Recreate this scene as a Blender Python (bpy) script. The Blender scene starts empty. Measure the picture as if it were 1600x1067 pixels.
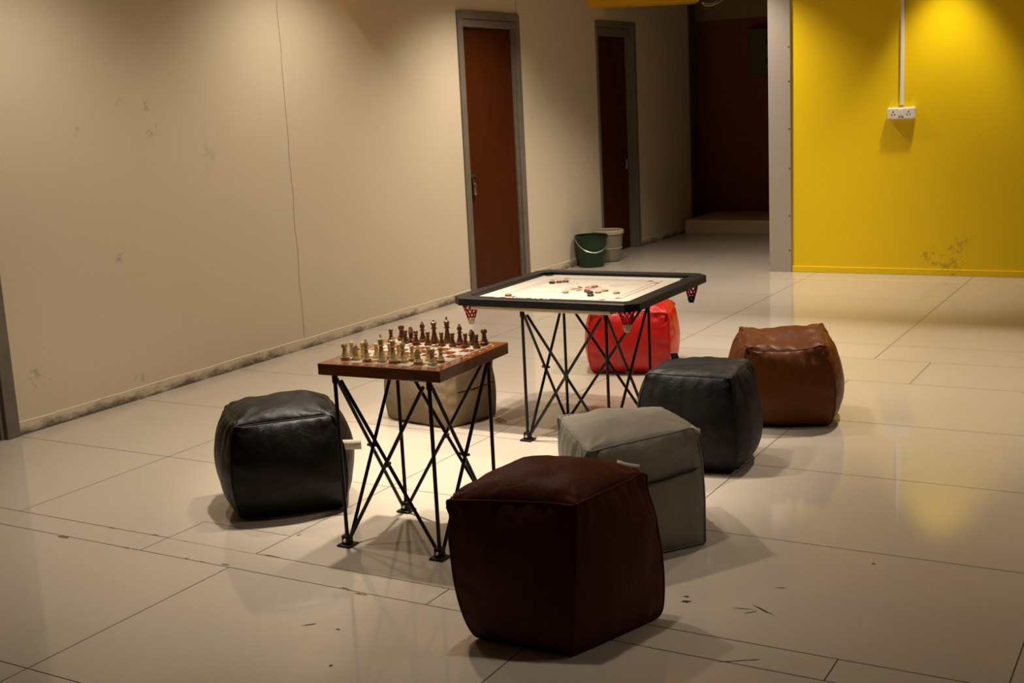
import bpy, bmesh, math, random
from mathutils import Vector, Matrix, noise
random.seed(7)
PI = math.pi
SC = bpy.context.scene
COL = SC.collection

# ------------------------------------------------------------------ camera
cam_d = bpy.data.cameras.new('camera')
cam = bpy.data.objects.new('camera', cam_d)
COL.objects.link(cam)
SC.camera = cam
YAW, PITCH, ROLL = 0.52727783, 0.19233145, -0.04958689
cam_d.sensor_width = 36.0
cam_d.lens = 1921.5 / 1600 * 36.0
cam_d.clip_end = 60
cy, sy, cp, sp = math.cos(YAW), math.sin(YAW), math.cos(PITCH), math.sin(PITCH)
fw = Vector((cy * cp, sy * cp, -sp))
rt = Vector((sy, -cy, 0))
up = rt.cross(fw)
c_, s_ = math.cos(ROLL), math.sin(ROLL)
r2, u2 = c_ * rt + s_ * up, -s_ * rt + c_ * up
m = Matrix((r2, u2, -fw)).transposed().to_4x4()
m.translation = Vector((0, 0, 1.5))
cam.matrix_world = m

# ------------------------------------------------------------------ world, exposure
W = bpy.data.worlds.new('world')
SC.world = W
W.use_nodes = True
W.node_tree.nodes['Background'].inputs[0].default_value = (0.012, 0.010, 0.008, 1)
W.node_tree.nodes['Background'].inputs[1].default_value = 1.0
SC.view_settings.view_transform = 'Standard'
SC.view_settings.look = 'None'
SC.view_settings.exposure = 0.0
SC.view_settings.gamma = 1.0
SC.view_settings.use_curve_mapping = False

# ------------------------------------------------------------------ ceiling downlights and an added fill
CEIL = 2.82
WARM = (1.0, 0.88, 0.715)


def downlight(x, y, watts, cone=100, blend=0.7, rad=0.05, z=CEIL - 0.04, col=WARM, aim=None):
    l = bpy.data.lights.new('downlight', 'SPOT')
    l.energy = watts
    l.color = col
    l.spot_size = math.radians(cone)
    l.spot_blend = blend
    l.shadow_soft_size = rad
    o = bpy.data.objects.new('downlight', l)
    o.location = (x, y, z)
    if aim:
        d = Vector(aim) - Vector((x, y, z))
        o.rotation_euler = d.to_track_quat('-Z', 'Y').to_euler()
    COL.objects.link(o)


# x, y, watts, cone, blend, radius
LIGHTS = [
    (4.30, 2.62, 540, 56, 1.0, .05),     # over the gap between the two tables
    (3.85, 3.10, 195, 96, 1.0, .05),    # added wide fill beside it, lightens floor the narrow cone misses
    (6.95, 2.50, 130, 48, 1.0, .05),     # between the carrom board and the pillar
    (6.03, 4.35, 98, 125, 1.0, .05),     # scallop on the cream wall
    (3.95, 4.30, 80, 125, 1.0, .05),     # scallop by the near door frame
    (9.58, 1.86, 135, 66, 0.7, .05),     # scallop on the yellow wall
    (9.42, 3.50, 200, 105, 1.0, .05),    # by the pillar
    (6.40, 1.30, 290, 110, 1.0, .05),    # right of the carrom board
    (8.10, 4.05, 235, 125, 1.0, .05),    # between the two yellow beams
    (5.60, 2.90, 190, 80, 1.0, .05),     # over the far side of the carrom board
    (4.20, -.90, 85, 130, 1.0, .05),     # right of the frame
    (3.15, 1.95, 65, 60, 1.0, .05),      # over the chess board
]
for _x, _y, _w, _c, _b, _r in LIGHTS:
    downlight(_x, _y, _w, _c, _b, _r)


# ------------------------------------------------------------------ materials
def mat(name, base, rough=0.5, spec=0.5, metal=0.0, coat=0.0, sheen=0.0, build=None, trans=0.0, alpha=1.0):
    mt = bpy.data.materials.new(name)
    mt.use_nodes = True
    nt = mt.node_tree
    b = nt.nodes['Principled BSDF']
    b.inputs['Base Color'].default_value = (*base, 1)
    b.inputs['Roughness'].default_value = rough
    b.inputs['Specular IOR Level'].default_value = spec
    b.inputs['Metallic'].default_value = metal
    b.inputs['Coat Weight'].default_value = coat
    b.inputs['Transmission Weight'].default_value = trans
    b.inputs['Alpha'].default_value = alpha
    if build:
        build(nt, b)
    return mt


def N(nt, kind, **kw):
    n = nt.nodes.new(kind)
    for k, v in kw.items():
        if k.startswith('i_'):
            n.inputs[int(k[2:]) if k[2:].isdigit() else k[2:].replace('_', ' ')].default_value = v
        else:
            setattr(n, k, v)
    return n


def ramp(nt, src, stops):
    r = nt.nodes.new('ShaderNodeValToRGB')
    e = r.color_ramp.elements
    while len(e) < len(stops):
        e.new(0.5)
    for el, (p, c) in zip(e, stops):
        el.position = p
        el.color = (*c, 1) if len(c) == 3 else c
    nt.links.new(src, r.inputs[0])
    return r.outputs[0]


def mixc(nt, fac, a, b, mode='MIX'):
    n = nt.nodes.new('ShaderNodeMix')
    n.data_type = 'RGBA'
    n.blend_type = mode
    for sock, v in ((n.inputs[0], fac), (n.inputs[6], a), (n.inputs[7], b)):
        if isinstance(v, (int, float)):
            sock.default_value = v
        elif isinstance(v, tuple):
            sock.default_value = (*v, 1)
        else:
            nt.links.new(v, sock)
    return n.outputs[2]


def mth(nt, op, a, b=None, clamp=False):
    n = nt.nodes.new('ShaderNodeMath')
    n.operation = op
    n.use_clamp = clamp
    for i, v in enumerate((a, b)):
        if v is None:
            continue
        if isinstance(v, (int, float)):
            n.inputs[i].default_value = v
        else:
            nt.links.new(v, n.inputs[i])
    return n.outputs[0]


def noise_tex(nt, scale, detail=4, rough=0.55, vec=None, dist=0.0):
    n = nt.nodes.new('ShaderNodeTexNoise')
    n.inputs['Scale'].default_value = scale
    n.inputs['Detail'].default_value = detail
    n.inputs['Roughness'].default_value = rough
    n.inputs['Distortion'].default_value = dist
    if vec is None:
        vec = nt.nodes.new('ShaderNodeTexCoord').outputs['Object']
    nt.links.new(vec, n.inputs['Vector'])
    return n.outputs['Fac']


def bump(nt, b, h, strength, dist=0.002):
    n = nt.nodes.new('ShaderNodeBump')
    n.inputs['Strength'].default_value = strength
    n.inputs['Distance'].default_value = dist
    nt.links.new(h, n.inputs['Height'])
    nt.links.new(n.outputs[0], b.inputs['Normal'])


def smear(nt, pos, centre, radius, scale):
    """a mark on the paint with its own ragged outline, around a point of the wall"""
    v = nt.nodes.new('ShaderNodeVectorMath')
    v.operation = 'DISTANCE'
    nt.links.new(pos, v.inputs[0])
    v.inputs[1].default_value = centre
    near = mth(nt, 'SUBTRACT', 1.0, mth(nt, 'DIVIDE', v.outputs['Value'], radius), True)
    n = noise_tex(nt, scale, 6, 0.7, pos)
    return mth(nt, 'MULTIPLY', mth(nt, 'SUBTRACT', mth(nt, 'ADD', n, mth(nt, 'MULTIPLY', near, 0.30)), 0.72, True), 5.0, True)


def wall_paint(base, smears, dirty_base=False, top=0.07):
    def f(nt, b):
        geo = nt.nodes.new('ShaderNodeNewGeometry').outputs['Position']
        col = mixc(nt, noise_tex(nt, 0.8, 3, 0.5, geo), tuple(c * 0.95 for c in base), tuple(min(1, c * 1.04) for c in base))
        for (c, r, s, a) in smears:
            k = mth(nt, 'MULTIPLY', smear(nt, geo, c, r, s), a)
            col = mixc(nt, k, col, (0.14, 0.105, 0.05))
        if dirty_base:
            sx = nt.nodes.new('ShaderNodeSeparateXYZ')
            nt.links.new(geo, sx.inputs[0])
            low = mth(nt, 'SUBTRACT', 1.0, mth(nt, 'DIVIDE', sx.outputs[2], top), True)
            st = nt.nodes.new('ShaderNodeMapping')
            st.inputs['Scale'].default_value = (1, 1, 2.5)
            nt.links.new(geo, st.inputs[0])
            n = noise_tex(nt, 5.0, 8, 0.75, st.outputs[0])
            k = mth(nt, 'MULTIPLY', mth(nt, 'SUBTRACT', mth(nt, 'ADD', n, mth(nt, 'MULTIPLY', low, 0.34)), 0.60, True), 4.0, True)
            col = mixc(nt, mth(nt, 'MULTIPLY', k, 0.85), col, (0.045, 0.035, 0.018))
        nt.links.new(col, b.inputs['Base Color'])
        bump(nt, b, noise_tex(nt, 60, 3, 0.6, geo), 0.08)
    return f


CREAM = (0.70, 0.605, 0.46)
M = {}
sm = [((4.01, 5.08, .27), .13, 22, .55), ((4.73, 5.08, 1.60), .09, 30, .3), ((4.93, 5.08, 1.57), .10, 30, .4),
      ((4.43, 5.08, 1.47), .10, 30, .35), ((4.93, 5.08, 1.42), .12, 26, .35), ((4.61, 5.08, .78), .07, 30, .5),
      ((5.05, 5.08, 1.04), .02, 60, .9), ((6.58, 5.08, .31), .03, 60, 1.0), ((5.35, 5.08, 1.3), .25, 20, .2), ((4.69, 5.08, .11), .12, 20, .5)]
M['cream'] = mat('cream_wall_paint', CREAM, .55, .35, build=wall_paint(CREAM, sm))
M['cream_base'] = mat('grimy_cream_skirting', CREAM, .55, .3, build=wall_paint(CREAM, [], True))
YEL = (0.84, 0.59, 0.001)
ysm = [((9.94, 1.78, .24), .17, 24, .75), ((9.94, 1.95, .14), .16, 24, .8), ((9.94, 1.66, .28), .12, 28, .6), ((9.94, 1.80, .08), .2, 20, .6)]
M['yellow'] = mat('yellow_wall_paint', YEL, .42, .4, build=wall_paint(YEL, ysm))
M['beam'] = mat('yellow_beam_paint', (0.80, 0.42, 0.01), .5, .3, build=wall_paint((0.80, 0.42, 0.01), []))
M['ceiling'] = mat('grey_ceiling_paint', (0.32, 0.28, 0.22), .8, .2)
M['plain'] = mat('plain_wall_paint', (0.22, 0.18, 0.13), .7, .2, build=wall_paint((0.22, 0.18, 0.13), []))
M['brown_wall'] = mat('brown_wall_paint', (0.20, 0.055, 0.016), .55, .3, build=wall_paint((0.20, 0.055, 0.016), []))
M['olive'] = mat('dull_wall_paint', (0.30, 0.22, 0.10), .7, .2)


def tile_mat(nt, b):
    geo = nt.nodes.new('ShaderNodeNewGeometry')
    pos = geo.outputs['Position']
    c = mixc(nt, noise_tex(nt, 1.3, 4, 0.6, pos), (0.485, 0.42, 0.345), (0.545, 0.48, 0.40))
    c = mixc(nt, mth(nt, 'MULTIPLY', mth(nt, 'SUBTRACT', noise_tex(nt, 3.2, 7, 0.7, pos), 0.60, True), 0.8, True), c, (0.34, 0.28, 0.21))
    nt.links.new(c, b.inputs['Base Color'])
    r = ramp(nt, noise_tex(nt, 2.5, 5, 0.65, pos), [(0.3, (.03, .03, .03)), (0.75, (.09, .09, .09))])
    nt.links.new(r, b.inputs['Roughness'])
    bump(nt, b, noise_tex(nt, 6.0, 2, 0.5, pos), 0.05, 0.004)


M['tile'] = mat('cream_vitrified_tile', (0.7, 0.6, 0.5), .12, .5, build=tile_mat)
M['grout'] = mat('dark_grout', (0.10, 0.075, 0.05), .9, .1)
M['chip'] = mat('brown_glue_stain', (0.20, 0.12, 0.05), .8, .2)
M['chip_dark'] = mat('dark_chip', (0.035, 0.022, 0.01), .8, .2)


def wood(c1, c2, scale=9, stretch=(1, 9, 9)):
    def f(nt, b):
        tc = nt.nodes.new('ShaderNodeTexCoord').outputs['Object']
        mp = nt.nodes.new('ShaderNodeMapping')
        mp.inputs['Scale'].default_value = stretch
        nt.links.new(tc, mp.inputs[0])
        n = noise_tex(nt, scale, 6, 0.6, mp.outputs[0], 0.6)
        nt.links.new(ramp(nt, n, [(0.3, c1), (0.7, c2)]), b.inputs['Base Color'])
    return f


M['door_leaf'] = mat('brown_laminate', (0.065, .014, .0017), .5, .15, build=wood((0.060, .0125, .0015), (0.074, .0165, .002), 3, (6, 6, 1)))
M['frame_gray'] = mat('grey_door_frame_paint', (0.22, 0.19, 0.16), .5, .3, build=lambda nt, b: nt.links.new(
    ramp(nt, noise_tex(nt, 5, 6, .7), [(0.35, (.150, .127, .100)), (0.7, (.20, .170, .136))]), b.inputs['Base Color']))
M['post_dark'] = mat('dark_post_paint', (0.09, 0.06, 0.035), .6, .2)
M['steel'] = mat('brushed_steel', (0.62, 0.58, 0.5), .3, .5, 1.0)
M['darksteel'] = mat('dull_dark_steel', (0.12, 0.10, 0.07), .45, .5, .8)
M['panel_gray'] = mat('grey_metal_sheet', (0.40, 0.36, 0.32), .38, .4, .25)
M['panel_dim'] = mat('dull_olive_metal', (0.10, 0.085, 0.05), .5, .3)
M['white_plastic'] = mat('white_plastic', (0.80, 0.77, 0.72), .35, .5)
M['black_hole'] = mat('dark_opening', (0.02, 0.015, 0.01), .7, .2)
M['red_lamp'] = mat('dull_red_indicator', (0.12, 0.05, 0.03), .4, .4)
M['rod'] = mat('black_powder_coat', (0.0055, 0.005, 0.0045), .42, .3)
M['foot'] = mat('black_plastic', (0.006, 0.0055, 0.005), .5, .3)
M['walnut'] = mat('reddish_board_wood', (0.22, .065, .018), .22, .5, coat=.3, build=wood((0.15, .040, .007), (0.21, .062, .013), 6, (8, 1.2, 8)))


def chess_top(nt, b):
    tc = nt.nodes.new('ShaderNodeTexCoord').outputs['Object']
    ck = nt.nodes.new('ShaderNodeTexChecker')
    mp = nt.nodes.new('ShaderNodeMapping')
    mp.inputs['Location'].default_value = (0.0, 0.0, 0.5)
    mp.inputs['Scale'].default_value = (1 / .0485, 1 / .0485, 1)
    nt.links.new(tc, mp.inputs[0])
    nt.links.new(mp.outputs[0], ck.inputs['Vector'])
    ck.inputs['Scale'].default_value = 1.0
    n = noise_tex(nt, 60, 4, .6)
    nt.links.new(mixc(nt, n, (0.15, .034, .008), (0.22, .058, .016)), ck.inputs['Color1'])
    ck.inputs['Color2'].default_value = (0.55, 0.49, 0.41, 1)
    nt.links.new(ck.outputs[0], b.inputs['Base Color'])


M['squares'] = mat('chess_squares', (.5, .3, .2), .2, .5, coat=.3, build=chess_top)
M['inlay'] = mat('white_inlay', (0.68, 0.62, 0.52), .3, .5)
M['boxwood'] = mat('pale_boxwood', (0.60, 0.46, 0.20), .4, .4, build=wood((0.56, .42, .17), (0.66, .52, .25), 40, (3, 3, 1)))
M['rosewood'] = mat('brown_chess_wood', (0.12, .045, .016), .32, .5, build=wood((0.085, .028, .010), (0.20, .085, .03), 45, (3, 3, 1)))
M['felt'] = mat('dark_base_felt', (0.05, 0.035, 0.02), .9, .1)
M['black_frame'] = mat('black_lacquered_wood', (0.0065, 0.0053, 0.0045), .42, .3)
M['ply'] = mat('pale_plywood', (0.62, 0.47, 0.26), .4, .4, build=wood((0.58, .43, .23), (0.68, .53, .31), 6, (1, 10, 10)))
M['print_black'] = mat('black_print', (0.05, 0.04, 0.035), .4, .4)
M['print_red'] = mat('red_print', (0.42, 0.035, 0.03), .4, .4)
M['carrom_white'] = mat('cream_playing_surface', (0.56, 0.505, 0.43), .25, .5)
M['net_red'] = mat('red_net_cord', (0.42, 0.006, 0.010), .8, .2)
M['net_white'] = mat('white_net_cord', (0.66, 0.56, 0.38), .8, .2)
M['net_black'] = mat('black_net_cord', (0.02, 0.016, 0.013), .8, .2)
M['coin_tan'] = mat('tan_disc_wood', (0.36, .20, .075), .45, .4)
M['coin_brown'] = mat('brown_disc_wood', (0.16, .07, .03), .45, .4)
M['coin_black'] = mat('black_disc_wood', (0.018, .014, .012), .4, .4)
M['coin_red'] = mat('dark_red_disc_wood', (0.13, .018, .016), .4, .4)
M['bucket_green'] = mat('green_plastic', (0.002, 0.030, 0.008), .4, .5)
M['bucket_dark'] = mat('dark_green_rim', (0.0015, 0.018, 0.005), .4, .5)
M['clear_plastic'] = mat('cloudy_clear_plastic', (0.42, 0.36, 0.27), .3, .5, trans=.6)
M['tub_rim'] = mat('pale_plastic_rim', (0.42, 0.35, 0.24), .4, .5)
M['tag_white'] = mat('white_fabric_tag', (0.72, 0.64, 0.50), .8, .2)
M['tag_print'] = mat('grey_tag_print', (0.30, 0.25, 0.19), .8, .2)
M['strap_grey'] = mat('grey_webbing', (0.14, 0.125, 0.105), .8, .2)
M['wire_pale'] = mat('pale_wire', (0.7, 0.58, 0.3), .4, .5)


def leather(c, var=0.15, rough=.38, spec=.45):
    def f(nt, b):
        n = noise_tex(nt, 9, 5, .6)
        nt.links.new(mixc(nt, n, tuple(v * (1 - var) for v in c), tuple(v * (1 + var) for v in c)), b.inputs['Base Color'])
        n2 = noise_tex(nt, 14, 5, .65, dist=1.2)
        n3 = noise_tex(nt, 160, 2, .5)
        h = mth(nt, 'ADD', n2, mth(nt, 'MULTIPLY', n3, .06))
        bump(nt, b, h, .35, .012)
        nt.links.new(ramp(nt, n, [(0.3, (rough - .06,) * 3), (0.7, (rough + .1,) * 3)]), b.inputs['Roughness'])
    return f


def pouf_mat(name, c, rough=.38, spec=.45, var=.15):
    return mat(name, c, rough, spec, build=leather(c, var, rough, spec))


# ------------------------------------------------------------------ mesh helpers
def obj(name, bm, material, parent=None, smooth=False, loc=None):
    me = bpy.data.meshes.new(name)
    bm.normal_update()
    bm.to_mesh(me)
    bm.free()
    o = bpy.data.objects.new(name, me)
    COL.objects.link(o)
    for mt in (material if isinstance(material, (list, tuple)) else [material]):
        me.materials.append(mt)
    if smooth:
        me.polygons.foreach_set('use_smooth', [True] * len(me.polygons))
        if smooth != 'all':
            try:
                me.set_sharp_from_angle(angle=math.radians(38))
            except Exception:
                pass
    if parent:
        o.parent = parent
    if loc:
        o.location = loc
    return o


def tag(o, label, cat, group=None):
    o['label'] = label
    o['category'] = cat
    if group:
        o['group'] = group
    return o


def thing(name, label, cat, loc=(0, 0, 0), rotz=0, group=None):
    o = bpy.data.objects.new(name, None)
    COL.objects.link(o)
    o.empty_display_size = .05
    o.location = loc
    o.rotation_euler = (0, 0, rotz)
    return tag(o, label, cat, group)


def struct(o):
    o['kind'] = 'structure'
    return o


def box(bm, lo, hi, bev=0.0, mi=0):
    g = bmesh.ops.create_cube(bm, size=1)
    vs = g['verts']
    for v in vs:
        v.co = Vector([lo[i] + (v.co[i] + .5) * (hi[i] - lo[i]) for i in range(3)])
    fs = list({f for v in vs for f in v.link_faces})
    for f in fs:
        f.material_index = mi
    if bev > 0:
        es = list({e for v in vs for e in v.link_edges})
        r = bmesh.ops.bevel(bm, geom=es, offset=bev, segments=2, affect='EDGES', profile=.5)
        for f in r['faces']:
            f.material_index = mi
    return vs


def tube(bm, pts, r, n=8, closed=False, caps=True, mi=0):
    pts = [Vector(p) for p in pts]
    rings = []
    k = len(pts)
    ref = None
    for i, p in enumerate(pts):
        if closed:
            t = pts[(i + 1) % k] - pts[i - 1]
        else:
            t = pts[min(i + 1, k - 1)] - pts[max(i - 1, 0)]
        if t.length < 1e-9:
            t = Vector((0, 0, 1))
        t.normalize()
        if ref is None:
            ref = Vector((0, 0, 1)) if abs(t.z) < .9 else Vector((1, 0, 0))
        a = t.cross(ref)
        if a.length < 1e-6:
            a = t.cross(Vector((0, 1, 0)))
        a.normalize()
        b = t.cross(a).normalized()
        ref = a.cross(t)
        rr = r[i] if isinstance(r, (list, tuple)) else r
        rings.append([bm.verts.new(p + rr * (math.cos(2 * PI * j / n) * a + math.sin(2 * PI * j / n) * b)) for j in range(n)])
    rng = range(k) if closed else range(k - 1)
    for i in rng:
        A, B = rings[i], rings[(i + 1) % k]
        for j in range(n):
            f = bm.faces.new((A[j], A[(j + 1) % n], B[(j + 1) % n], B[j]))
            f.material_index = mi
    if caps and not closed:
        for R in (rings[0][::-1], rings[-1]):
            try:
                bm.faces.new(R).material_index = mi
            except Exception:
                pass


def lathe(bm, prof, n=20, c=(0, 0, 0), mi=0):
    rings = []
    for r, z in prof:
        if r < 1e-6:
            rings.append([bm.verts.new((c[0], c[1], c[2] + z))])
        else:
            rings.append([bm.verts.new((c[0] + r * math.cos(2 * PI * j / n), c[1] + r * math.sin(2 * PI * j / n), c[2] + z)) for j in range(n)])
    for A, B in zip(rings[:-1], rings[1:]):
        for j in range(n):
            a, b2 = A[j % len(A)], A[(j + 1) % len(A)]
            d, c2 = B[j % len(B)], B[(j + 1) % len(B)]
            q = []
            for v in (a, b2, c2, d):
                if v not in q:
                    q.append(v)
            if len(q) > 2:
                try:
                    bm.faces.new(q).material_index = mi
                except Exception:
                    pass


def ngon(bm, pts, mi=0):
    f = bm.faces.new([bm.verts.new(p) for p in pts])
    f.material_index = mi
    return f


def B():
    return bmesh.new()


# ------------------------------------------------------------------ floor of separate tiles over dark grout
XL = [-3.0, -2.2, -1.4, -.65, .51, 1.30, 2.091, 2.916, 3.052, 3.855, 4.650, 5.437, 6.235, 6.77, 7.17, 7.95, 8.75, 9.55, 10.35, 11.15, 11.95, 12.75, 13.9]
YL = [-3.4, -2.05, -.83, .397, 1.625, 2.85, 4.075, 5.3]
GAP = .0018
bm = B()
box(bm, (-3.0, -3.4, -.06), (13.9, 5.3, -.0025), mi=1)
for i in range(len(XL) - 1):
    x0, x1 = XL[i], XL[i + 1]
    ys = list(YL)
    if abs(x0 - 2.916) < .01:
        ys = [-3.4, -2.05, -.4, .82, 2.05, 3.27, 4.40, 5.3]      # the narrow make-up strip
    if abs(x0 - 6.235) < .01:
        ys = [-3.4, -2.05, -.83, .397, 1.318, 2.85, 4.075, 5.3]
    for y0, y1 in zip(ys[:-1], ys[1:]):
        if abs(x0 - 3.052) < .01 and y0 == 2.85:                # a tile cut round a notch
            parts = [(x0, y0, x1, 3.27), (x0, 3.27, x1, y1)]
            ngon(bm, [(x0 + .19, y0 + GAP, 0), (x1 - GAP, y0 + GAP, 0), (x1 - GAP, y1 - GAP, 0), (x0 + GAP, y1 - GAP, 0), (x0 + GAP, 3.27, 0), (x0 + .19, 3.27, 0)])
            ngon(bm, [(x0 - GAP * 2, y0 + GAP, 0), (x0 + .187, y0 + GAP, 0), (x0 + .187, 3.267, 0), (x0 - GAP * 2, 3.267, 0)])
            continue
        ngon(bm, [(x0 + GAP, y0 + GAP, 0), (x1 - GAP, y0 + GAP, 0), (x1 - GAP, y1 - GAP, 0), (x0 + GAP, y1 - GAP, 0)])


def blotch(x, y, rx, ry, rot, mi, k=14, seed=0):
    rnd = random.Random(seed)
    pts = []
    for j in range(k):
        a = 2 * PI * j / k
        q = .55 + .6 * rnd.random()
        px, py = rx * q * math.cos(a), ry * q * math.sin(a)
        pts.append((x + px * math.cos(rot) - py * math.sin(rot), y + px * math.sin(rot) + py * math.cos(rot), .0006))
    ngon(bm, pts, mi)


for i, (x, y, rx, ry, rot) in enumerate([(2.906, 3.652, .03, .012, 1.6), (3.05, 3.55, .02, .006, 1.6), (2.914, 3.335, .015, .006, 1.6), (2.92, 3.05, .010, .005, 1.6),
                                         (2.918, 2.98, .010, .005, 1.6), (2.93, 2.88, .02, .005, 1.6), (3.055, 2.774, .04, .006, 1.5), (3.05, 2.6, .012, .004, 1.5),
                                         (2.92, 2.36, .022, .008, 1.3), (2.905, 2.29, .03, .006, 1.6), (3.052, 2.45, .014, .004, 1.5), (3.26, 2.83, .012, .006, 0), (3.055, 3.34, .018, .006, 1.6),
                                         (3.05, 3.18, .012, .004, 1.6)]):
    blotch(x, y, rx, ry, rot, 2, seed=i)
for i, (x, y, rx, ry, rot) in enumerate([(3.249, 1.331, .010, .016, .2), (3.285, 1.345, .006, .010, 0), (2.94, 1.05, .0025, .07, .55), (3.278, 1.10, .0035, .045, -.55), (3.265, 1.16, .002, .03, .2), (3.25, 1.13, .0025, .022, .8),
                                         (3.759, .898, .006, .006, 0), (3.46, 1.106, .003, .018, .3), (2.652, 2.292, .004, .022, .8), (2.66, 2.19, .004, .008, 0), (2.46, 2.06, .006, .006, 0)]):
    blotch(x, y, rx, ry, rot, 3, seed=50 + i)
struct(obj('floor', bm, [M['tile'], M['grout'], M['chip'], M['chip_dark']]))

# ------------------------------------------------------------------ room shell
YW = 5.085            # face of the cream wall
XY_ = 9.945           # face of the yellow wall


def slab(name, lo, hi, mt, bev=0):
    b = B()
    box(b, lo, hi, bev)
    return struct(obj(name, b, mt))


# cream wall with three door openings, built round them
bm = B()
D3 = (2.90, 3.80)
D1 = (8.13, 9.09)
D2 = (10.53, 11.42)
DT = 2.195
xs = [-3.0, D3[0], D3[1], D1[0], D1[1], D2[0], D2[1], 12.83]
for i in range(len(xs) - 1):
    if i % 2 == 0:
        box(bm, (xs[i], YW, 0), (xs[i + 1], YW + .16, CEIL))
    else:
        box(bm, (xs[i], YW, DT), (xs[i + 1], YW + .16, CEIL))
struct(obj('wall_left', bm, M['cream']))
bm = B()
for i, sx in enumerate((6.075, 9.06)):     # hairline joints between the boards of the wall
    z0, z1 = ((.075, CEIL), (2.21, CEIL))[i]
    pts = [(sx + .004 * math.sin(k * 1.7) + .003 * math.sin(k * 4.1), YW + .0005, z0 + (z1 - z0) * k / 24) for k in range(25)]
    for a, c in zip(pts[:-1], pts[1:]):
        w = .0016 if i == 0 else .004
        ngon(bm, [(a[0] - w, YW - .0006, a[2]), (a[0] + w, YW - .0006, a[2]), (c[0] + w, YW - .0006, c[2]), (c[0] - w, YW - .0006, c[2])])
crk = struct(obj('trim_1', bm, [M['chip']]))
bm = B()
for a, c in ((D3[1] + .065, D1[0] - .002), (D1[1] + .002, D2[0] - .002), (D2[1] + .002, 12.83)):
    nseg = max(2, int((c - a) / .06))
    prev = None
    for k in range(nseg + 1):
        x = a + (c - a) * k / nseg
        h = .068 + .006 * noise.noise((x * 3, 0, 0)) + .004 * noise.noise((x * 14, 3, 0))
        ring = [bm.verts.new(p) for p in ((x, YW, 0), (x, YW - .004, 0), (x, YW - .0035, h - .003), (x, YW, h))]
        if prev:
            for j in range(3):
                bm.faces.new((prev[j], ring[j], ring[j + 1], prev[j + 1]))
        prev = ring
struct(obj('baseboard_left', bm, M['cream_base']))

# yellow wall, pillar cladding, corridor
slab('wall_back', (XY_, -3.4, 0), (XY_ + .22, 3.062, CEIL), M['yellow'])
bm = B()
box(bm, (XY_ - .012, -3.4, 0), (XY_, 3.06, .050), .004)
struct(obj('baseboard_back', bm, M['yellow']))
pil = thing('pillar_cladding', 'grey metal sheet cladding on the end of the yellow wall', 'wall cladding', (XY_, 3.155, 0))
bm = B()
box(bm, (-.022, -.093, 0), (.24, .093, CEIL), .003)
obj('sheet', bm, M['panel_gray'], pil)
for z in (1.825, 1.553, 1.175, .855, .467, .181):
    bm = B()
    lathe(bm, [(0, .004), (.005, .0035), (.007, 0)], 10)
    bmesh.ops.rotate(bm, verts=bm.verts, matrix=Matrix.Rotation(-PI / 2, 3, 'Y'))
    obj('screw', bm, M['darksteel'], pil, True, (-.022, -.080, z))
slab('wall_corridor_right', (XY_ + .24, 3.062, 0), (13.9, 3.20, CEIL), M['olive'])
slab('wall_corridor_end', (13.45, 3.20, 0), (13.65, 5.6, 2.28), M['brown_wall'])
slab('wall_corridor_lintel', (13.42, 3.20, 2.28), (13.65, 5.6, CEIL), M['olive'])
slab('trim_2', (12.83, YW - .02, 0), (13.0, YW + .5, CEIL), M['post_dark'])
slab('wall_corridor_left', (13.0, YW + .34, 0), (13.9, YW + .5, CEIL), M['olive'])
slab('trim_3', (12.55, 3.20, 0), (13.45, YW - .02 if False else YW - .03, .145), M['cream'], .004)
slab('ceiling', (-3.0, -3.4, CEIL), (13.9, 5.6, CEIL + .1), M['ceiling'])
slab('wall_right', (-3.0, -3.5, 0), (13.9, -3.4, CEIL), M['plain'])
slab('wall_front', (-3.1, -3.5, 0), (-3.0, 5.6, CEIL), M['plain'])

# yellow ceiling beams
slab('trim_4', (6.69, -3.4, 2.215), (6.90, YW, CEIL), M['beam'])
bm = B()
box(bm, (0, 0, 0), (1.02, .30, .55))
bmesh.ops.rotate(bm, verts=bm.verts, matrix=Matrix.Rotation(math.radians(-60), 3, 'Z'))
bmesh.ops.translate(bm, verts=bm.verts, vec=(10.38, YW - .0, 2.310))
struct(obj('trim_5', bm, M['beam']))
bm = B()
tube(bm, [(10.93, 4.19, 2.30), (10.95, 4.17, 2.272), (10.97, 4.12, 2.268), (11.0, 4.07, 2.285), (11.02, 4.03, 2.31), (11.03, 4.0, 2.40), (11.03, 4.0, CEIL)], .004, 6)
tube(bm, [(10.93, 4.19, 2.30), (10.96, 4.14, 2.285), (10.99, 4.09, 2.29), (11.02, 4.03, 2.36), (11.03, 4.0, CEIL)], .003, 6)
tag(obj('loose_wire', bm, M['wire_pale'], None, True), 'pale loose wire loop dangling at the end of the yellow beam', 'wire')


# ------------------------------------------------------------------ doors
def padlock(parent, x, y, z, mir=1):
    bm = B()
    box(bm, (x - .055, y - .008, z + .055), (x + .055, y, z + .085), .003)
    tube(bm, [(x - .02 * mir, y - .014, z + .07), (x + .045 * mir, y - .014, z + .07)], .006, 8)
    box(bm, (x - .012, y - .014, z - .0), (x + .012, y - .002, z + .06), .003)
    h = obj('latch', bm, M['darksteel'], parent, True)
    bm = B()
    tube(bm, [(x - .012, y - .022, z - .025), (x - .012, y - .022, z + .005), (x, y - .022, z + .016), (x + .012, y - .022, z + .005), (x + .012, y - .022, z - .025)], .0035, 8)
    box(bm, (x - .021, y - .032, z - .075), (x + .021, y - .012, z - .022), .005)
    obj('padlock', bm, M['steel'], h, True)


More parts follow.
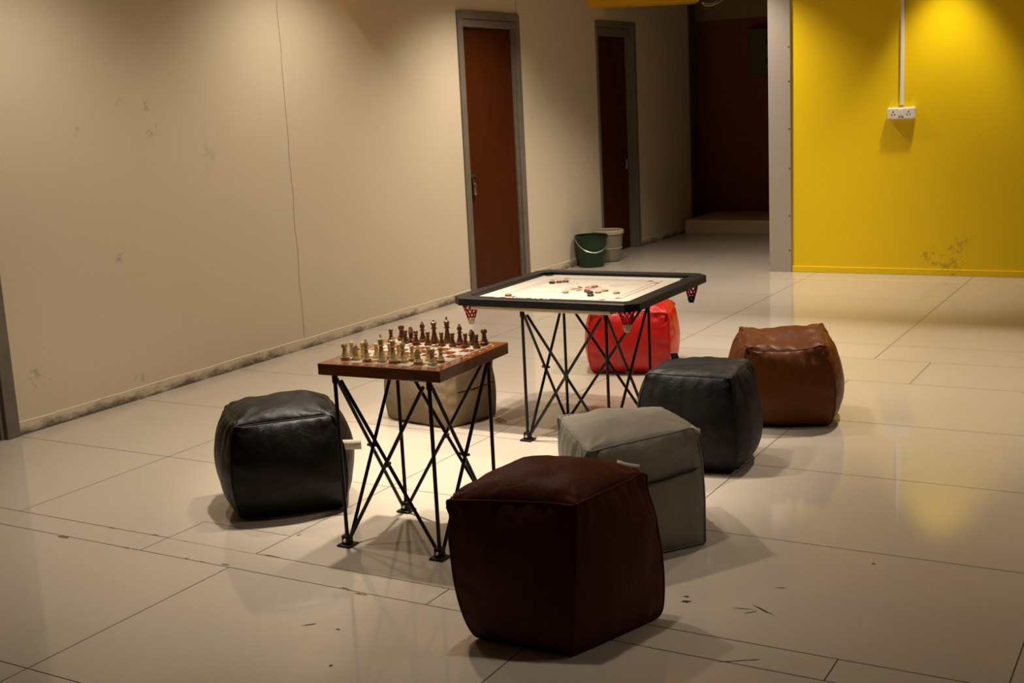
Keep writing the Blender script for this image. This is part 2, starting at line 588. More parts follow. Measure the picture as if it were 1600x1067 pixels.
def door(name, x0, x1, jl, jr, top, recess, lockx, lockz, mir, double_top):
    root = bpy.data.objects.new(name, None)
    COL.objects.link(root)
    root['kind'] = 'structure'
    pr = .014
    z1 = 2.195
    bm = B()
    box(bm, (x0, YW - pr, 0), (x0 + jl, YW + .15, z1), .004)
    box(bm, (x1 - jr, YW - pr, 0), (x1, YW + .15, z1), .004)
    if double_top:
        box(bm, (x0 + jl * .6, YW - pr - .004, z1 - .055), (x1 - jr * .3, YW + .14, z1 + .004), .003)
        box(bm, (x0 + jl, YW - pr + .004, z1 - top), (x1 - jr, YW + .14, z1 - .060), .003)
    else:
        box(bm, (x0 + jl, YW - pr, z1 - .05), (x1 - jr, YW + .14, z1), .003)
        box(bm, (x0 + jl, YW + .02, z1 - top), (x1 - jr, YW + .14, z1 - .054), .003)
    # rebate strips on the jambs
    box(bm, (x0 + jl, YW + .012, 0), (x0 + jl + .018, YW + .15, z1 - top), .002)
    box(bm, (x1 - jr - .018, YW + .012, 0), (x1 - jr, YW + .15, z1 - top), .002)
    obj('door_frame', bm, M['frame_gray'], root)
    bm = B()
    box(bm, (x0 + jl + .019, YW + recess, .006), (x1 - jr - .019, YW + recess + .035, z1 - top - .003), .002)
    lf = obj('door_leaf', bm, M['door_leaf'], root)
    if lockx:
        padlock(lf, lockx, YW + recess, lockz, mir)
    return root


door('door_1', D1[0], D1[1], .075, .075, .115, .030, 8.29, .87, -1, True)
door('door_2', D2[0], D2[1], .035, .06, .13, .075, 11.26, .87, 1, False)
door('door_3', D3[0], D3[1] + .06, .06, .075, .11, .05, None, 0, 1, True)

# ------------------------------------------------------------------ power point, conduit, panel box
con = thing('cable_conduit', 'narrow white cable trunking running down the yellow wall', 'conduit', (XY_, 2.185, 1.35))
bm = B()
box(bm, (-.020, -.0135, -.02), (0, .0135, CEIL - 1.35), .002)
obj('channel', bm, M['white_plastic'], con)
bm = B()
box(bm, (-.023, -.0105, -.02), (-.019, .0105, CEIL - 1.35), .001)
obj('cover', bm, M['white_plastic'], con)
so = thing('power_outlet', 'white double socket box with two switches at the foot of the trunking', 'power outlet', (XY_, 2.182, 1.265))
bm = B()
box(bm, (-.050, -.103, -.044), (0, .103, .044), .006)
obj('outlet_box', bm, M['white_plastic'], so)
bm = B()
box(bm, (-.055, -.097, -.038), (-.049, .097, .038), .003)
pl_ = obj('face_plate', bm, M['white_plastic'], so)
for sgn in (-1, 1):
    bm = B()
    box(bm, (-.058, -.0085, -.022), (-.054, .0085, .022), .001)
    obj('switch', bm, M['white_plastic'], so, False, (0, .0105 * sgn, .005))
    bm = B()
    box(bm, (-.0565, -.006, -.004), (-.054, .006, .004), .001)
    obj('indicator', bm, M['red_lamp'], so, False, (0, .012 * sgn, -.028))
    bm = B()
    for dy, dz, r in ((0, .012, .0055), (-.012, -.006, .0038), (.012, -.006, .0038), (-.008, -.013, .003), (.008, -.013, .003)):
        lathe(bm, [(0, .0012), (r, .0012), (r, 0)], 10, (dz, dy, 0))
    bmesh.ops.rotate(bm, verts=bm.verts, matrix=Matrix.Rotation(-PI / 2, 3, 'Y'))
    obj('socket_holes', bm, M['black_hole'], so, False, (-.0552, .058 * sgn, 0))

pb = thing('switch_panel', 'dim grey electrical box high on the brown corridor wall, half behind the pillar', 'electrical box', (13.45, 4.42, 1.65))
bm = B()
box(bm, (-.12, -.16, 0), (0, .16, .50), .01)
obj('panel_body', bm, M['panel_dim'], pb)
for z in (.15, .36):
    bm = B()
    box(bm, (-.135, -.02, -.03), (-.119, .02, .03), .004)
    obj('catch', bm, M['black_hole'], pb, False, (0, -.06, z))

# ------------------------------------------------------------------ bucket and tub
bk = thing('bucket', 'green plastic bucket with a pale wire handle beside the far door', 'bucket', (9.96, 4.92, 0))
bm = B()
lathe(bm, [(0, .004), (.10, .004), (.104, 0), (.112, .004), (.143, .275), (.139, .275), (.108, .012), (0, .012)], 36)
obj('body', bm, M['bucket_green'], bk, True)
bm = B()
lathe(bm, [(.1405, .262), (.150, .262), (.152, .270), (.150, .284), (.144, .287), (.139, .284), (.138, .262), (.1405, .262)], 36)
obj('rim', bm, M['bucket_dark'], bk, True)
bm = B()
pts = []
for k in range(21):
    a = PI * k / 20
    pts.append((-.148 * math.cos(a), -.150 * math.sin(a) * 1.0, .265 - .125 * math.sin(a)))
tube(bm, pts, .0035, 8)
h = obj('handle', bm, M['steel'], bk, True)
h.rotation_euler = (0, 0, math.radians(-52))
tb = thing('plastic_tub', 'cloudy clear plastic tub with a pale rim just behind the green bucket', 'tub', (10.33, 4.925, 0), math.radians(10))
bm = B()
lathe(bm, [(0, .003), (.105, .003), (.112, .01), (.138, .27), (.135, .27), (.108, .013), (0, .013)], 36)
obj('body', bm, M['clear_plastic'], tb, True)
bm = B()
lathe(bm, [(.135, .255), (.146, .257), (.148, .285), (.140, .292), (.133, .285), (.135, .255)], 36)
obj('rim', bm, M['tub_rim'], tb, True)
bm = B()
lathe(bm, [(.1225, .118), (.1275, .120), (.1285, .130), (.1235, .130)], 36)
obj('band', bm, M['tub_rim'], tb, True)


# ------------------------------------------------------------------ cube poufs
def pouf(label, mt, top, bot, ztop, dome=.05, side=.035, seed=1, zfix=None, wr=.006, cup=0.0, dogear=.0, mt_seam=None, N_=32, name='cube_pouf', sag=.05, rnd_c=.30, edge=.55, dpow=.55, esag=.004, crumple=.012):
    """top, bot: four (x, y) corners near-left, near-right, far-right, far-left; ztop: one height or four"""
    zt = ztop if isinstance(ztop, (list, tuple)) else [ztop] * 4
    cx = sum(p[0] for p in bot) / 4
    cy_ = sum(p[1] for p in bot) / 4
    T = [Vector((p[0] - cx, p[1] - cy_, z)) for p, z in zip(top, zt)]
    Bt = [Vector((p[0] - cx, p[1] - cy_, .0)) for p in bot]
    cm = sum((v for v in T + Bt), Vector()) / 8
    root = thing(name, label, 'pouf', (cx, cy_, 0), 0)

    def base(u, v, w):          # u: left-right, v: near-far, w: down-up, all -1..1
        def quad(q):
            return (q[0] * (1 - u) * (1 - v) + q[1] * (1 + u) * (1 - v) + q[2] * (1 + u) * (1 + v) + q[3] * (1 - u) * (1 + v)) / 4
        return quad(Bt) * (1 - w) / 2 + quad(T) * (1 + w) / 2
    ax_u = ((T[1] + T[2] + Bt[1] + Bt[2]) - (T[0] + T[3] + Bt[0] + Bt[3])).normalized()
    ax_v = ((T[2] + T[3] + Bt[2] + Bt[3]) - (T[0] + T[1] + Bt[0] + Bt[1])).normalized()
    ax_u.z = ax_v.z = 0
    rnd = random.Random(seed)
    ph = [rnd.uniform(0, 6.28) for _ in range(24)]

    def prof(t, p=.62):
        return max(0.0, 1 - t * t) ** p

    def P(u, v, w):
        # plan rounds off away from the top seams: soft standing edges
        k = rnd_c * (1 - abs(w) ** 5 * .75)
        uu = u * math.sqrt(1 - k * v * v / 2)
        vv = v * math.sqrt(1 - k * u * u / 2)
        tuck = 1 - .035 * max(0, -w) ** 7
        p = base(uu * tuck, vv * tuck, w)
        # belly: the sides swell, lower on a sagging one; the standing edges swell less
        wc = max(-1.0, min(1.0, w))
        bw = (1 - wc * wc) ** .7 * (1 - sag * 3 * wc)
        p = p + ax_u * (u * side * bw * (edge + (1 - edge) * prof(v, .8)))
        p = p + ax_v * (v * side * bw * (edge + (1 - edge) * prof(u, .8)))
        # dome of the top
        if w > 0:
            k = w ** 6
            p.z += k * (dome * prof(u, dpow) * prof(v, dpow) - cup * (prof(u, 2) * prof(v, 2)))
            p.z += k * dogear * (abs(u * v)) ** 8
            # the top seams sag between the corners
            p.z -= k * esag * max(prof(u, 1) * abs(v) ** 3, prof(v, 1) * abs(u) ** 3)
        # gathers: short folds running away from the top seams and the lower edge
        su = max(abs(u), abs(v))
        if abs(w) < .9999:
            along = (v if abs(u) >= abs(v) else u)
            fi = (0 if abs(u) >= abs(v) else 1) * 2 + (1 if (u if abs(u) >= abs(v) else v) > 0 else 0)
            n_out = (ax_u * (1 if u > 0 else -1)) if abs(u) >= abs(v) else (ax_v * (1 if v > 0 else -1))
            a = wr * (math.sin(along * 19 + ph[fi]) + .8 * math.sin(along * 31 + ph[fi + 4])) * math.exp(-(1 - w) * 3.6) * min(1, (1 - w) * 9)
            a += wr * .7 * math.sin(along * 15 + ph[fi + 8] + w * 2) * math.exp(-(1 + w) * 3.5) * min(1, (1 + w) * 9)
            # diagonal creases at the standing seams
            e = 1 - abs(along)
            a += wr * .9 * math.sin(w * 16 + along * 5 + ph[fi + 12]) * math.exp(-e * 5) * min(1, e * 9) * (1 - w * w)
            a += .012 * noise.noise(Vector((along * 1.3 + seed * 3.1 + fi, w * 1.3, seed))) * (1 - along ** 4) * (1 - w ** 4)
            p = p + n_out * a
        else:
            if w > 0:
                e = 1 - su
                along = (v if abs(u) >= abs(v) else u)
                a = wr * .55 * math.sin(along * 17 + 2 * noise.noise(Vector((along * 2, seed, 1))) + ph[16] + (3 if abs(u) >= abs(v) else 0)) * math.exp(-e * 5) * min(1, e * 9)
                a += crumple * noise.noise(Vector((u * 1.6 + seed, v * 1.6, seed * 2.3))) * (1 - su ** 4)
                a += crumple * .45 * noise.noise(Vector((u * 4.2 + seed, v * 4.2, seed * 1.3))) * (1 - su ** 4)
                p.z += a
        # lower rim rounds under, flat on the floor
        if w < 0:
            p.z += .012 * (su ** 10) * (1 - abs(w)) * 0
        # folds gathered round the top corners
        dc = math.sqrt((1 - abs(u)) ** 2 + (1 - abs(v)) ** 2 + (1 - w) ** 2) if w > 0 else 9
        if dc < 1.2:
            ci = (1 if u > 0 else 0) + (2 if v > 0 else 0)
            g_ = math.exp(-dc * 3.4)
            ang = math.atan2(1 - abs(v) + .6 * (1 - w), 1 - abs(u) + .001)
            p.z += g_ * (-.007 + wr * 1.6 * math.sin(ang * 9 + ph[18 + ci]) * min(1, dc * 7))
            q_ = math.sin(ang * 7 + dc * 9 + ph[20 + ci]) * wr * 1.2 * g_ * min(1, dc * 7)
            p = p + ax_u * (q_ * (1 if u > 0 else -1)) + ax_v * (q_ * (1 if v > 0 else -1)) * .6
        if w < 0:
            p.z += .007 * (abs(w) ** 6) * (su ** 8)
        if w <= -.9999:
            p.z = .007 * su ** 8
        p.z = max(p.z, 0.0)
        return p
    bm = B()
    cache = {}

    def vert(a, b_, c):
        key = (a, b_, c)
        if key not in cache:
            f = lambda i: math.sin((2 * i / N_ - 1) * PI / 2 * .985) / math.sin(PI / 2 * .985)
            cache[key] = bm.verts.new(P(f(a), f(b_), f(c)))
        return cache[key]
    for i in range(N_):
        for j in range(N_):
            for k in (0, N_):
                q = [(i, j), (i + 1, j), (i + 1, j + 1), (i, j + 1)]
                if k == 0:
                    q = q[::-1]
                bm.faces.new([vert(a, b_, k) for a, b_ in q])
                q2 = q[::-1]
                bm.faces.new([vert(a, k, b_) for a, b_ in q2])
                bm.faces.new([vert(k, a, b_) for a, b_ in q])
    bmesh.ops.recalc_face_normals(bm, faces=bm.faces)
    # keep the seam edges sharp
    body = obj('cover', bm, mt, root, 'all')
    bm2 = B()
    f = lambda i: math.sin((2 * i / N_ - 1) * PI / 2 * .985) / math.sin(PI / 2 * .985)
    ctr = Vector((0, 0, cm.z))
    for s1 in (0, N_):
        for s2 in (0, N_):
            for ax in range(3):
                pts = []
                for t in range(N_ + 1):
                    key = [(t, s1, s2), (s1, t, s2), (s1, s2, t)][ax]
                    q = P(*(f(i) for i in key))
                    d = (q - ctr).normalized()
                    q = q + d * .0006
                    q.z = max(q.z, .0035)
                    pts.append(q)
                tube(bm2, pts, .0032, 6)
    obj('piping', bm2, mt_seam or mt, root, 'all')
    return root, P, (cx, cy_)


def label_tag(root, a, b, w, mt, up=(0, 0, 1), curl=.006, printed=True):
    """a folded fabric tag from a to b (world), w wide along up"""
    o = root.location
    a, b, up = Vector(a) - o, Vector(b) - o, Vector(up).normalized()
    side = (b - a).cross(up).normalized()
    bm = B()
    n = 8
    grid = []
    for th in (-.0009, .0009):
        rows = []
        for i in range(n + 1):
            t = i / n
            c = a.lerp(b, t) + side * (curl * math.sin(t * PI * 1.2) + th)
            rows.append([bm.verts.new(c - up * w / 2), bm.verts.new(c + up * w / 2)])
        grid.append(rows)
    for g in grid:
        for i in range(n):
            bm.faces.new((g[i][0], g[i + 1][0], g[i + 1][1], g[i][1]))
    for s in (0, 1):
        for i in range(n):
            bm.faces.new((grid[0][i][s], grid[0][i + 1][s], grid[1][i + 1][s], grid[1][i][s]))
    for i in (0, n):
        bm.faces.new((grid[0][i][0], grid[0][i][1], grid[1][i][1], grid[1][i][0]))
    bmesh.ops.recalc_face_normals(bm, faces=bm.faces)
    return obj('care_tag', bm, mt, root, 'all')


def H(*pts):
    return [(p[0] * 1.5, p[1] * 1.5) for p in pts]


# top / bottom corners in camera heights (1.5 m)
RIGHT = Vector((.503, -.864, 0))      # the way across the view


def on(P, org, u, v, w, d=(0, 0, 0)):
    q = P(u, v, w)
    return Vector((q.x + org[0], q.y + org[1], q.z)) + Vector(d)


M['lea_black'] = pouf_mat('black_leatherette', (0.0055, 0.0048, 0.004), .42, .24)
p, P_, og = pouf('black leatherette cube pouf on the left of the chess table', M['lea_black'],
                 H((2.195, 2.082), (2.371, 1.913), (2.543, 2.064), (2.363, 2.265)), H((2.200, 2.090), (2.378, 1.905), (2.53, 2.05), (2.35, 2.235)), .375, .055, .075, 1, sag=.0)
a = on(P_, og, 1, -1, .38)
label_tag(p, a - RIGHT * .004, a + RIGHT * .064 + Vector((.006, 0, -.004)), .038, M['tag_white'], curl=.002)

M['fab_beige'] = pouf_mat('beige_canvas', (0.215, 0.155, 0.092), .8, .2, .08)
p, P_, og = pouf('beige canvas cube pouf behind the chess table', M['fab_beige'],
                 H((3.165, 2.335), (3.135, 2.065), (3.325, 2.01), (3.37, 2.27)), H((3.17, 2.335), (3.125, 2.065), (3.325, 2.005), (3.37, 2.26)), .305, .105, .03, 2, rnd_c=.35, edge=.5, dpow=1.2)
bm = B()
pts = [on(P_, (0, 0), .985, -.72 + 1.55 * t / 20, .10 + .06 * t / 20) + Vector((.003, -.003, 0)) for t in range(21)]
tube(bm, pts, [.001] + [.004] * 19 + [.001], 6)
obj('zip', bm, M['black_hole'], p, 'all')

M['lea_dark'] = pouf_mat('dark_brown_leatherette', (0.074, 0.019, 0.007), .55, .12)
p, P_, og = pouf('large dark brown cube pouf nearest the camera', M['lea_dark'],
                 H((1.815, 1.214), (1.885, .978), (2.095, .935), (2.03, 1.17)), H((1.843, 1.190), (1.845, .980), (2.070, .900), (2.05, 1.13)), .430, .078, .038, 3, sag=.10, rnd_c=.20)
label_tag(p, on(P_, og, .55, .97, 1, (0, 0, .012)), on(P_, og, .93, .985, 1, (0, 0, .008)), .024, M['tag_white'], (.05, -.1, 1))

M['lea_grey'] = pouf_mat('grey_leatherette', (0.215, 0.197, 0.16), .42, .35)
p, P_, og = pouf('light grey cube pouf with a black zip slit', M['lea_grey'],
                 H((2.235, 1.134), (2.49, .985), (2.72, 1.16), (2.471, 1.325)), H((2.25, 1.13), (2.485, .96), (2.66, 1.12), (2.45, 1.30)), [.408, .405, .365, .408], .04, .035, 4, sag=-.10)
a = on(P_, og, 1, -1, 1)
label_tag(p, a - RIGHT * .014 + Vector((0, 0, .004)), a + RIGHT * .016 + Vector((0, 0, -.010)), .018, M['tag_white'])
bm = B()
pts = [P_(-.80 + 1.7 * t / 20, -1.0, .30 + .05 * (t / 20)) + Vector((-.004, -.004, 0)) for t in range(21)]
tube(bm, pts, [.0012] + [.0050] * 19 + [.0012], 6)
obj('zip', bm, M['black_hole'], p, 'all')

M['lea_navy'] = pouf_mat('blue_black_fabric', (0.0075, 0.0068, 0.0072), .5, .25)
p, P_, og = pouf('blue-black cube pouf between the grey pouf and the brown pouf', M['lea_navy'],
                 H((2.967, 1.318), (2.994, 1.084), (3.218, 1.112), (3.153, 1.335)), H((2.98, 1.33), (2.994, 1.085), (3.20, 1.10), (3.16, 1.33)), .400, .03, .070, 5, cup=.01, sag=.06)
a = on(P_, og, -.75, 1, 1)
bm = B()
for k in range(2):
    d = RIGHT * .018
    t = Vector((.0, .0, .0)) + Vector((.864, .503, 0)) * (.005 * k)
    lo, hi = a - Vector((0, 0, .006)) + t, a + Vector((-.012, .008, .036)) + t
    q = [lo - d, lo + d, hi + d * .8, hi - d * .8]
    vs_ = [bm.verts.new(v - p.location) for v in q]
    bm.faces.new(vs_)
    if k:
        for i_ in range(4):
            bm.faces.new((prev_[i_], prev_[(i_ + 1) % 4], vs_[(i_ + 1) % 4], vs_[i_]))
    prev_ = vs_
bmesh.ops.recalc_face_normals(bm, faces=bm.faces)
obj('pull_strap', bm, M['strap_grey'], p)

M['lea_brown'] = pouf_mat('tan_brown_leatherette', (0.120, 0.034, 0.0065), .38, .18)
p, P_, og = pouf('tan brown leatherette cube pouf, furthest right', M['lea_brown'],
                 H((3.449, 1.203), (3.53, .985), (3.79, 1.069), (3.696, 1.312)), H((3.465, 1.22), (3.545, .98), (3.77, 1.05), (3.68, 1.30)), [.374, .376, .405, .392], .03, .078, 6, cup=.055, dogear=.004, wr=.009, esag=.022, crumple=.03)

M['lea_red'] = pouf_mat('glossy_red_leatherette', (0.50, 0.006, 0.004), .32, .5)
p, P_, og = pouf('glossy red leatherette cube pouf behind the carrom table', M['lea_red'],
                 H((3.969, 1.978), (4.05, 1.705), (4.30, 1.79), (4.22, 2.06)), H((3.985, 1.985), (4.06, 1.715), (4.28, 1.79), (4.2, 2.05)), .345, .075, .055, 7, wr=.008)


# ------------------------------------------------------------------ folding scissor stands
def stand(label, feet, ztop):
    cx = sum(f[0] for f in feet) / 4
    cy2 = sum(f[1] for f in feet) / 4
    root = thing('folding_stand', label, 'table stand', (cx, cy2, 0), 0)
    F = [Vector((x - cx, y - cy2, 0)) for x, y in feet]      # near-left, near-right, far-right, far-left
    r = .0068
    cen = Vector((0, 0, 0))
    for f in F:
        bm = B()
        tube(bm, [f + Vector((0, 0, .018)), f + Vector((0, 0, ztop))], r, 10)
        lathe(bm, [(.0105, -.026), (.0105, -.002), (0, -.002)], 10, (f.x, f.y, ztop))
        obj('upright', bm, M['rod'], root, True)
        bm = B()
        box(bm, (f.x - .028, f.y - .028, 0), (f.x + .028, f.y + .028, .008), .003)
        d = (cen - f).normalized()
        box(bm, (f.x - .015, f.y - .015, .006), (f.x + .015, f.y + .015, .040), .004)
        for k in range(4):
            pass
        ft = obj('foot', bm, M['foot'], root, True)
        bm = B()
        lathe(bm, [(0, .004), (.006, .003), (.007, 0)], 8)
        bmesh.ops.rotate(bm, verts=bm.verts, matrix=Matrix.Rotation(-PI / 2, 3, 'Y'))
        obj('bolt', bm, M['steel'], ft, True, (f.x - .015, f.y, .022))
    for i in range(4):
        a, b = F[i], F[(i + 1) % 4]
        t = (b - a).normalized()
        n = Vector((t.y, -t.x, 0))
        lo, hi = .030, ztop - .018
        for s, (p, q) in ((1, (a, b)), (-1, (b, a))):
            tt = t * s
            bm = B()
            P0 = p + tt * .016 + n * .006 * s + Vector((0, 0, lo))
            P1 = q - tt * .020 + n * .006 * s + Vector((0, 0, hi))
            tube(bm, [P0, P1], r * .95, 10)
            br = obj('brace', bm, M['rod'], root, True)
        bm = B()
        mid = (a + b) / 2 + Vector((0, 0, (lo + hi) / 2 + .0))
        tube(bm, [mid - n * .020, mid + n * .020], .0055, 8)
        tube(bm, [mid - n * .006, mid + n * .006], .010, 8)
        obj('pivot', bm, M['darksteel'], root, True)
    return root


CB = (3.486, 2.426)          # chess board centre
CROT = math.radians(2.6)
CZ0, CZ1 = .613, .653
stand('black folding scissor stand under the chess board', [(3.245, 2.597), (3.262, 2.222), (3.645, 2.225), (3.630, 2.612)], CZ0)
ch = thing('chess_board', 'reddish brown folding chess board with white squares', 'chess board', (CB[0], CB[1], CZ0), CROT)
hs = .243
for s in (-1, 1):
    bm = B()
    x0, x1 = (-hs, -.0007) if s < 0 else (.0007, hs)
    box(bm, (x0, -hs, 0), (x1, hs, CZ1 - CZ0), .0015)
    obj('board_half', bm, M['walnut'], ch)
f0 = .194
bm = B()
box(bm, (-f0, -f0, -.0008), (f0, f0, .0005))
for q0, q1 in ((.2005, .2025), (f0 + .0003, f0 + .0018)):
    for a in range(4):
        R_ = Matrix.Rotation(a * PI / 2, 3, 'Z')
        ngon(bm, [R_ @ Vector(v) for v in ((-q1, -q1, .0004), (q1, -q1, .0004), (q1, -q0, .0004), (-q1, -q0, .0004))], 1)
cu = bpy.data.curves.new('glyph', 'FONT')


def glyph(ch_, size, mtx):
    cu.body = ch_
    cu.size = size
    cu.align_x = 'CENTER'
    cu.align_y = 'CENTER'
    t = bpy.data.objects.new('glyph', cu)
    COL.objects.link(t)
    dg = bpy.context.evaluated_depsgraph_get()
    me = t.evaluated_get(dg).to_mesh()
    vs = [bm.verts.new(mtx @ v.co) for v in me.vertices]
    for p in me.polygons:
        try:
            bm.faces.new([vs[i] for i in p.vertices]).material_index = 1
        except Exception:
            pass
    t.evaluated_get(dg).to_mesh_clear()
    bpy.data.objects.remove(t)


for k in range(8):
    c = -f0 + .0485 * (k + .5)
    for s in (-1, 1):
        # letters along the two player sides, numbers up the other two
        glyph('ABCDEFGH'[k], .020, Matrix.Translation((s * .219, -c, .0005)) @ Matrix.Rotation(-PI / 2 if s < 0 else PI / 2, 4, 'Z'))
        glyph(str(k + 1), .020, Matrix.Translation((c, s * .219, .0005)) @ Matrix.Rotation(-PI / 2 if s > -9 else 0, 4, 'Z'))
obj('playing_field', bm, [M['squares'], M['inlay']], ch, False, (0, 0, CZ1 - CZ0))
bpy.data.curves.remove(cu)
bm = B()
box(bm, (-hs - .004, -.19, .004), (-hs, -.12, .018), .002)
tube(bm, [(-hs - .004, -.17, .012), (-hs - .012, -.17, .004), (-hs - .012, -.14, .004), (-hs - .004, -.14, .012)], .0022, 6)
obj('clasp', bm, M['darksteel'], ch, True)

# ------------------------------------------------------------------ chess men
PAWN = [(0, 0), (.0135, 0), (.0145, .003), (.0135, .007), (.0112, .009), (.0108, .012), (.0080, .017), (.0055, .026), (.0048, .030), (.0085, .0315), (.0085, .0335), (.0050, .035), (.0062, .037), (.0080, .041), (.0082, .044), (.0070, .048), (.0040, .0505), (0, .0512)]
ROOK = [(0, 0), (.0155, 0), (.0165, .003), (.0155, .008), (.0130, .010), (.0125, .014), (.0090, .020), (.0072, .032), (.0070, .038), (.0105, .041), (.0112, .044), (.0112, .053), (.0078, .053), (.0078, .048), (0, .048)]
BISH = [(0, 0), (.0155, 0), (.0165, .003), (.0155, .008), (.0130, .010), (.0120, .014), (.0085, .022), (.0062, .034), (.0058, .040), (.0105, .042), (.0105, .044), (.0060, .046), (.0060, .049), (.0088, .054), (.0092, .058), (.0078, .064), (.0045, .069), (.0025, .070), (.0038, .072), (.0036, .0745), (0, .076)]
QUEEN = [(0, 0), (.0170, 0), (.0180, .003), (.0170, .008), (.0145, .011), (.0135, .015), (.0095, .026), (.0068, .042), (.0062, .050), (.0115, .052), (.0118, .054), (.0070, .056), (.0072, .059), (.0090, .066), (.0112, .073), (.0100, .0735), (.0070, .075), (.0040, .078), (.0022, .0785), (.0036, .0805), (.0034, .083), (0, .0845)]
KING = [(0, 0), (.0170, 0), (.0180, .003), (.0170, .008), (.0145, .011), (.0135, .015), (.0098, .026), (.0070, .044), (.0064, .053), (.0118, .055), (.0120, .057), (.0074, .059), (.0078, .062), (.0092, .070), (.0108, .077), (.0095, .079), (.0060, .081), (.0030, .083), (.0030, .085), (0, .086)]
KBASE = [(0, 0), (.0155, 0), (.0165, .003), (.0155, .008), (.0130, .010), (.0125, .0125), (.0105, .0145), (0, .0145)]


def knight_head(bm):
    # side outline in the x-z plane (nose to -x), thickened with a rounded section
    outl = [(-.0075, .013), (-.0085, .020), (-.0050, .027), (-.0040, .033), (-.0085, .034), (-.0135, .0325), (-.0150, .036), (-.0125, .041), (-.0085, .0465),
            (-.0055, .051), (-.0035, .0555), (-.0005, .052), (.0045, .049), (.0090, .043), (.0112, .035), (.0115, .026), (.0105, .018), (.0095, .013)]
    cx_ = sum(p[0] for p in outl) / len(outl)
    cz_ = sum(p[1] for p in outl) / len(outl)
    rings = []
    for y, k in ((-.0070, .72), (-.0058, .90), (-.0030, 1.0), (.0030, 1.0), (.0058, .90), (.0070, .72)):
        rings.append([bm.verts.new((cx_ + (x - cx_) * k, y, max(.012, cz_ + (z - cz_) * k))) for x, z in outl])
    n = len(outl)
    for A, B_ in zip(rings[:-1], rings[1:]):
        for j in range(n):
            bm.faces.new((A[j], A[(j + 1) % n], B_[(j + 1) % n], B_[j]))
    bm.faces.new(rings[0][::-1])
    bm.faces.new(rings[-1])
    for s in (-1, 1):
        lathe(bm, [(.0022, 0), (.0018, .004), (0, .0065)], 6, (-.0035, s * .003, .050))


def man_mesh(kind):
    bm = B()
    if kind == 'pawn':
        lathe(bm, PAWN, 20)
    elif kind == 'rook':
        lathe(bm, ROOK[:-4] + [(.0112, .050), (.0078, .050), (.0078, .048), (0, .048)], 20)
        for k in range(5):
            a0 = 2 * PI * k / 5
            for w in range(3):
                a1, a2 = a0 + w * .28, a0 + (w + 1) * .28
                q = [(math.cos(a) * r, math.sin(a) * r) for a, r in ((a1, .0112), (a2, .0112), (a2, .0078), (a1, .0078))]
                lo = [bm.verts.new((x, y, .0498)) for x, y in q]
                hi = [bm.verts.new((x, y, .0535)) for x, y in q]
                bm.faces.new(hi)
                for j in range(4):
                    bm.faces.new((lo[j], lo[(j + 1) % 4], hi[(j + 1) % 4], hi[j]))
    elif kind == 'bishop':
        lathe(bm, BISH, 20)
    elif kind == 'queen':
        lathe(bm, QUEEN, 22)
        for k in range(8):
            a = 2 * PI * k / 8
            lathe(bm, [(0, .0), (.0020, .001), (.0020, .0025), (0, .0038)], 6, (.0098 * math.cos(a), .0098 * math.sin(a), .0725))
    elif kind == 'king':
        lathe(bm, KING, 22)
        box(bm, (-.0016, -.0016, .085), (.0016, .0016, .096), .0004)
        box(bm, (-.0016, -.0048, .0885), (.0016, .0048, .0920), .0004)
    elif kind == 'knight':
        lathe(bm, KBASE, 20)
        knight_head(bm)
    bmesh.ops.recalc_face_normals(bm, faces=bm.faces)
    return bm


FELT_R = {'pawn': .0135, 'rook': .0155, 'knight': .0155, 'bishop': .0155, 'queen': .017, 'king': .017}
PROTO = {}


def chessman(kind, colour, x, y, rotz, label):
    key = (kind, colour)
    z = CZ1 + .0008
    rz = rotz + CROT
    grp = '%s chess men on the board' % colour
    if key not in PROTO:
        o = obj('chess_' + kind, man_mesh(kind), M['boxwood' if colour == 'light' else 'rosewood'], None, True)
        bm = B()
        r = FELT_R[kind]
        lathe(bm, [(0, -.0004), (r * .98, -.0004), (r * .98, .0006), (0, .0006)], 20)
        obj('felt_base', bm, M['felt'], o)
        PROTO[key] = o
    else:
        s = PROTO[key]
        o = s.copy()
        COL.objects.link(o)
        for c in s.children:
            d = c.copy()
            COL.objects.link(d)
            d.parent = o
    o.location = (x, y, z)
    o.rotation_euler = (0, 0, rz)
    tag(o, label, 'chess piece', grp)
    return o


ORD = ['leftmost', 'second', 'third', 'fourth', 'fifth', 'sixth', 'seventh', 'rightmost']
w_back = [('rook', 3.322, 2.606), ('knight', 3.324, 2.560), ('bishop', 3.320, 2.512), ('king', 3.322, 2.450), ('queen', 3.331, 2.408), ('bishop', 3.338, 2.372), ('knight', 3.338, 2.312), ('rook', 3.330, 2.250)]
b_back = [('rook', 3.666, 2.606), ('knight', 3.650, 2.552), ('bishop', 3.662, 2.509), ('queen', 3.660, 2.457), ('king', 3.672, 2.408), ('bishop', 3.657, 2.345), ('knight', 3.667, 2.300), ('rook', 3.682, 2.258)]
w_pawn = [(3.373, 2.614), (3.380, 2.572), (3.372, 2.508), (3.392, 2.466), (3.390, 2.426), (3.380, 2.364), (3.386, 2.301), (3.388, 2.254)]
b_pawn = [(3.622, 2.622), (3.619, 2.556), (3.617, 2.508), (3.612, 2.453), (3.616, 2.397), (3.617, 2.351), (3.622, 2.300), (3.617, 2.251)]
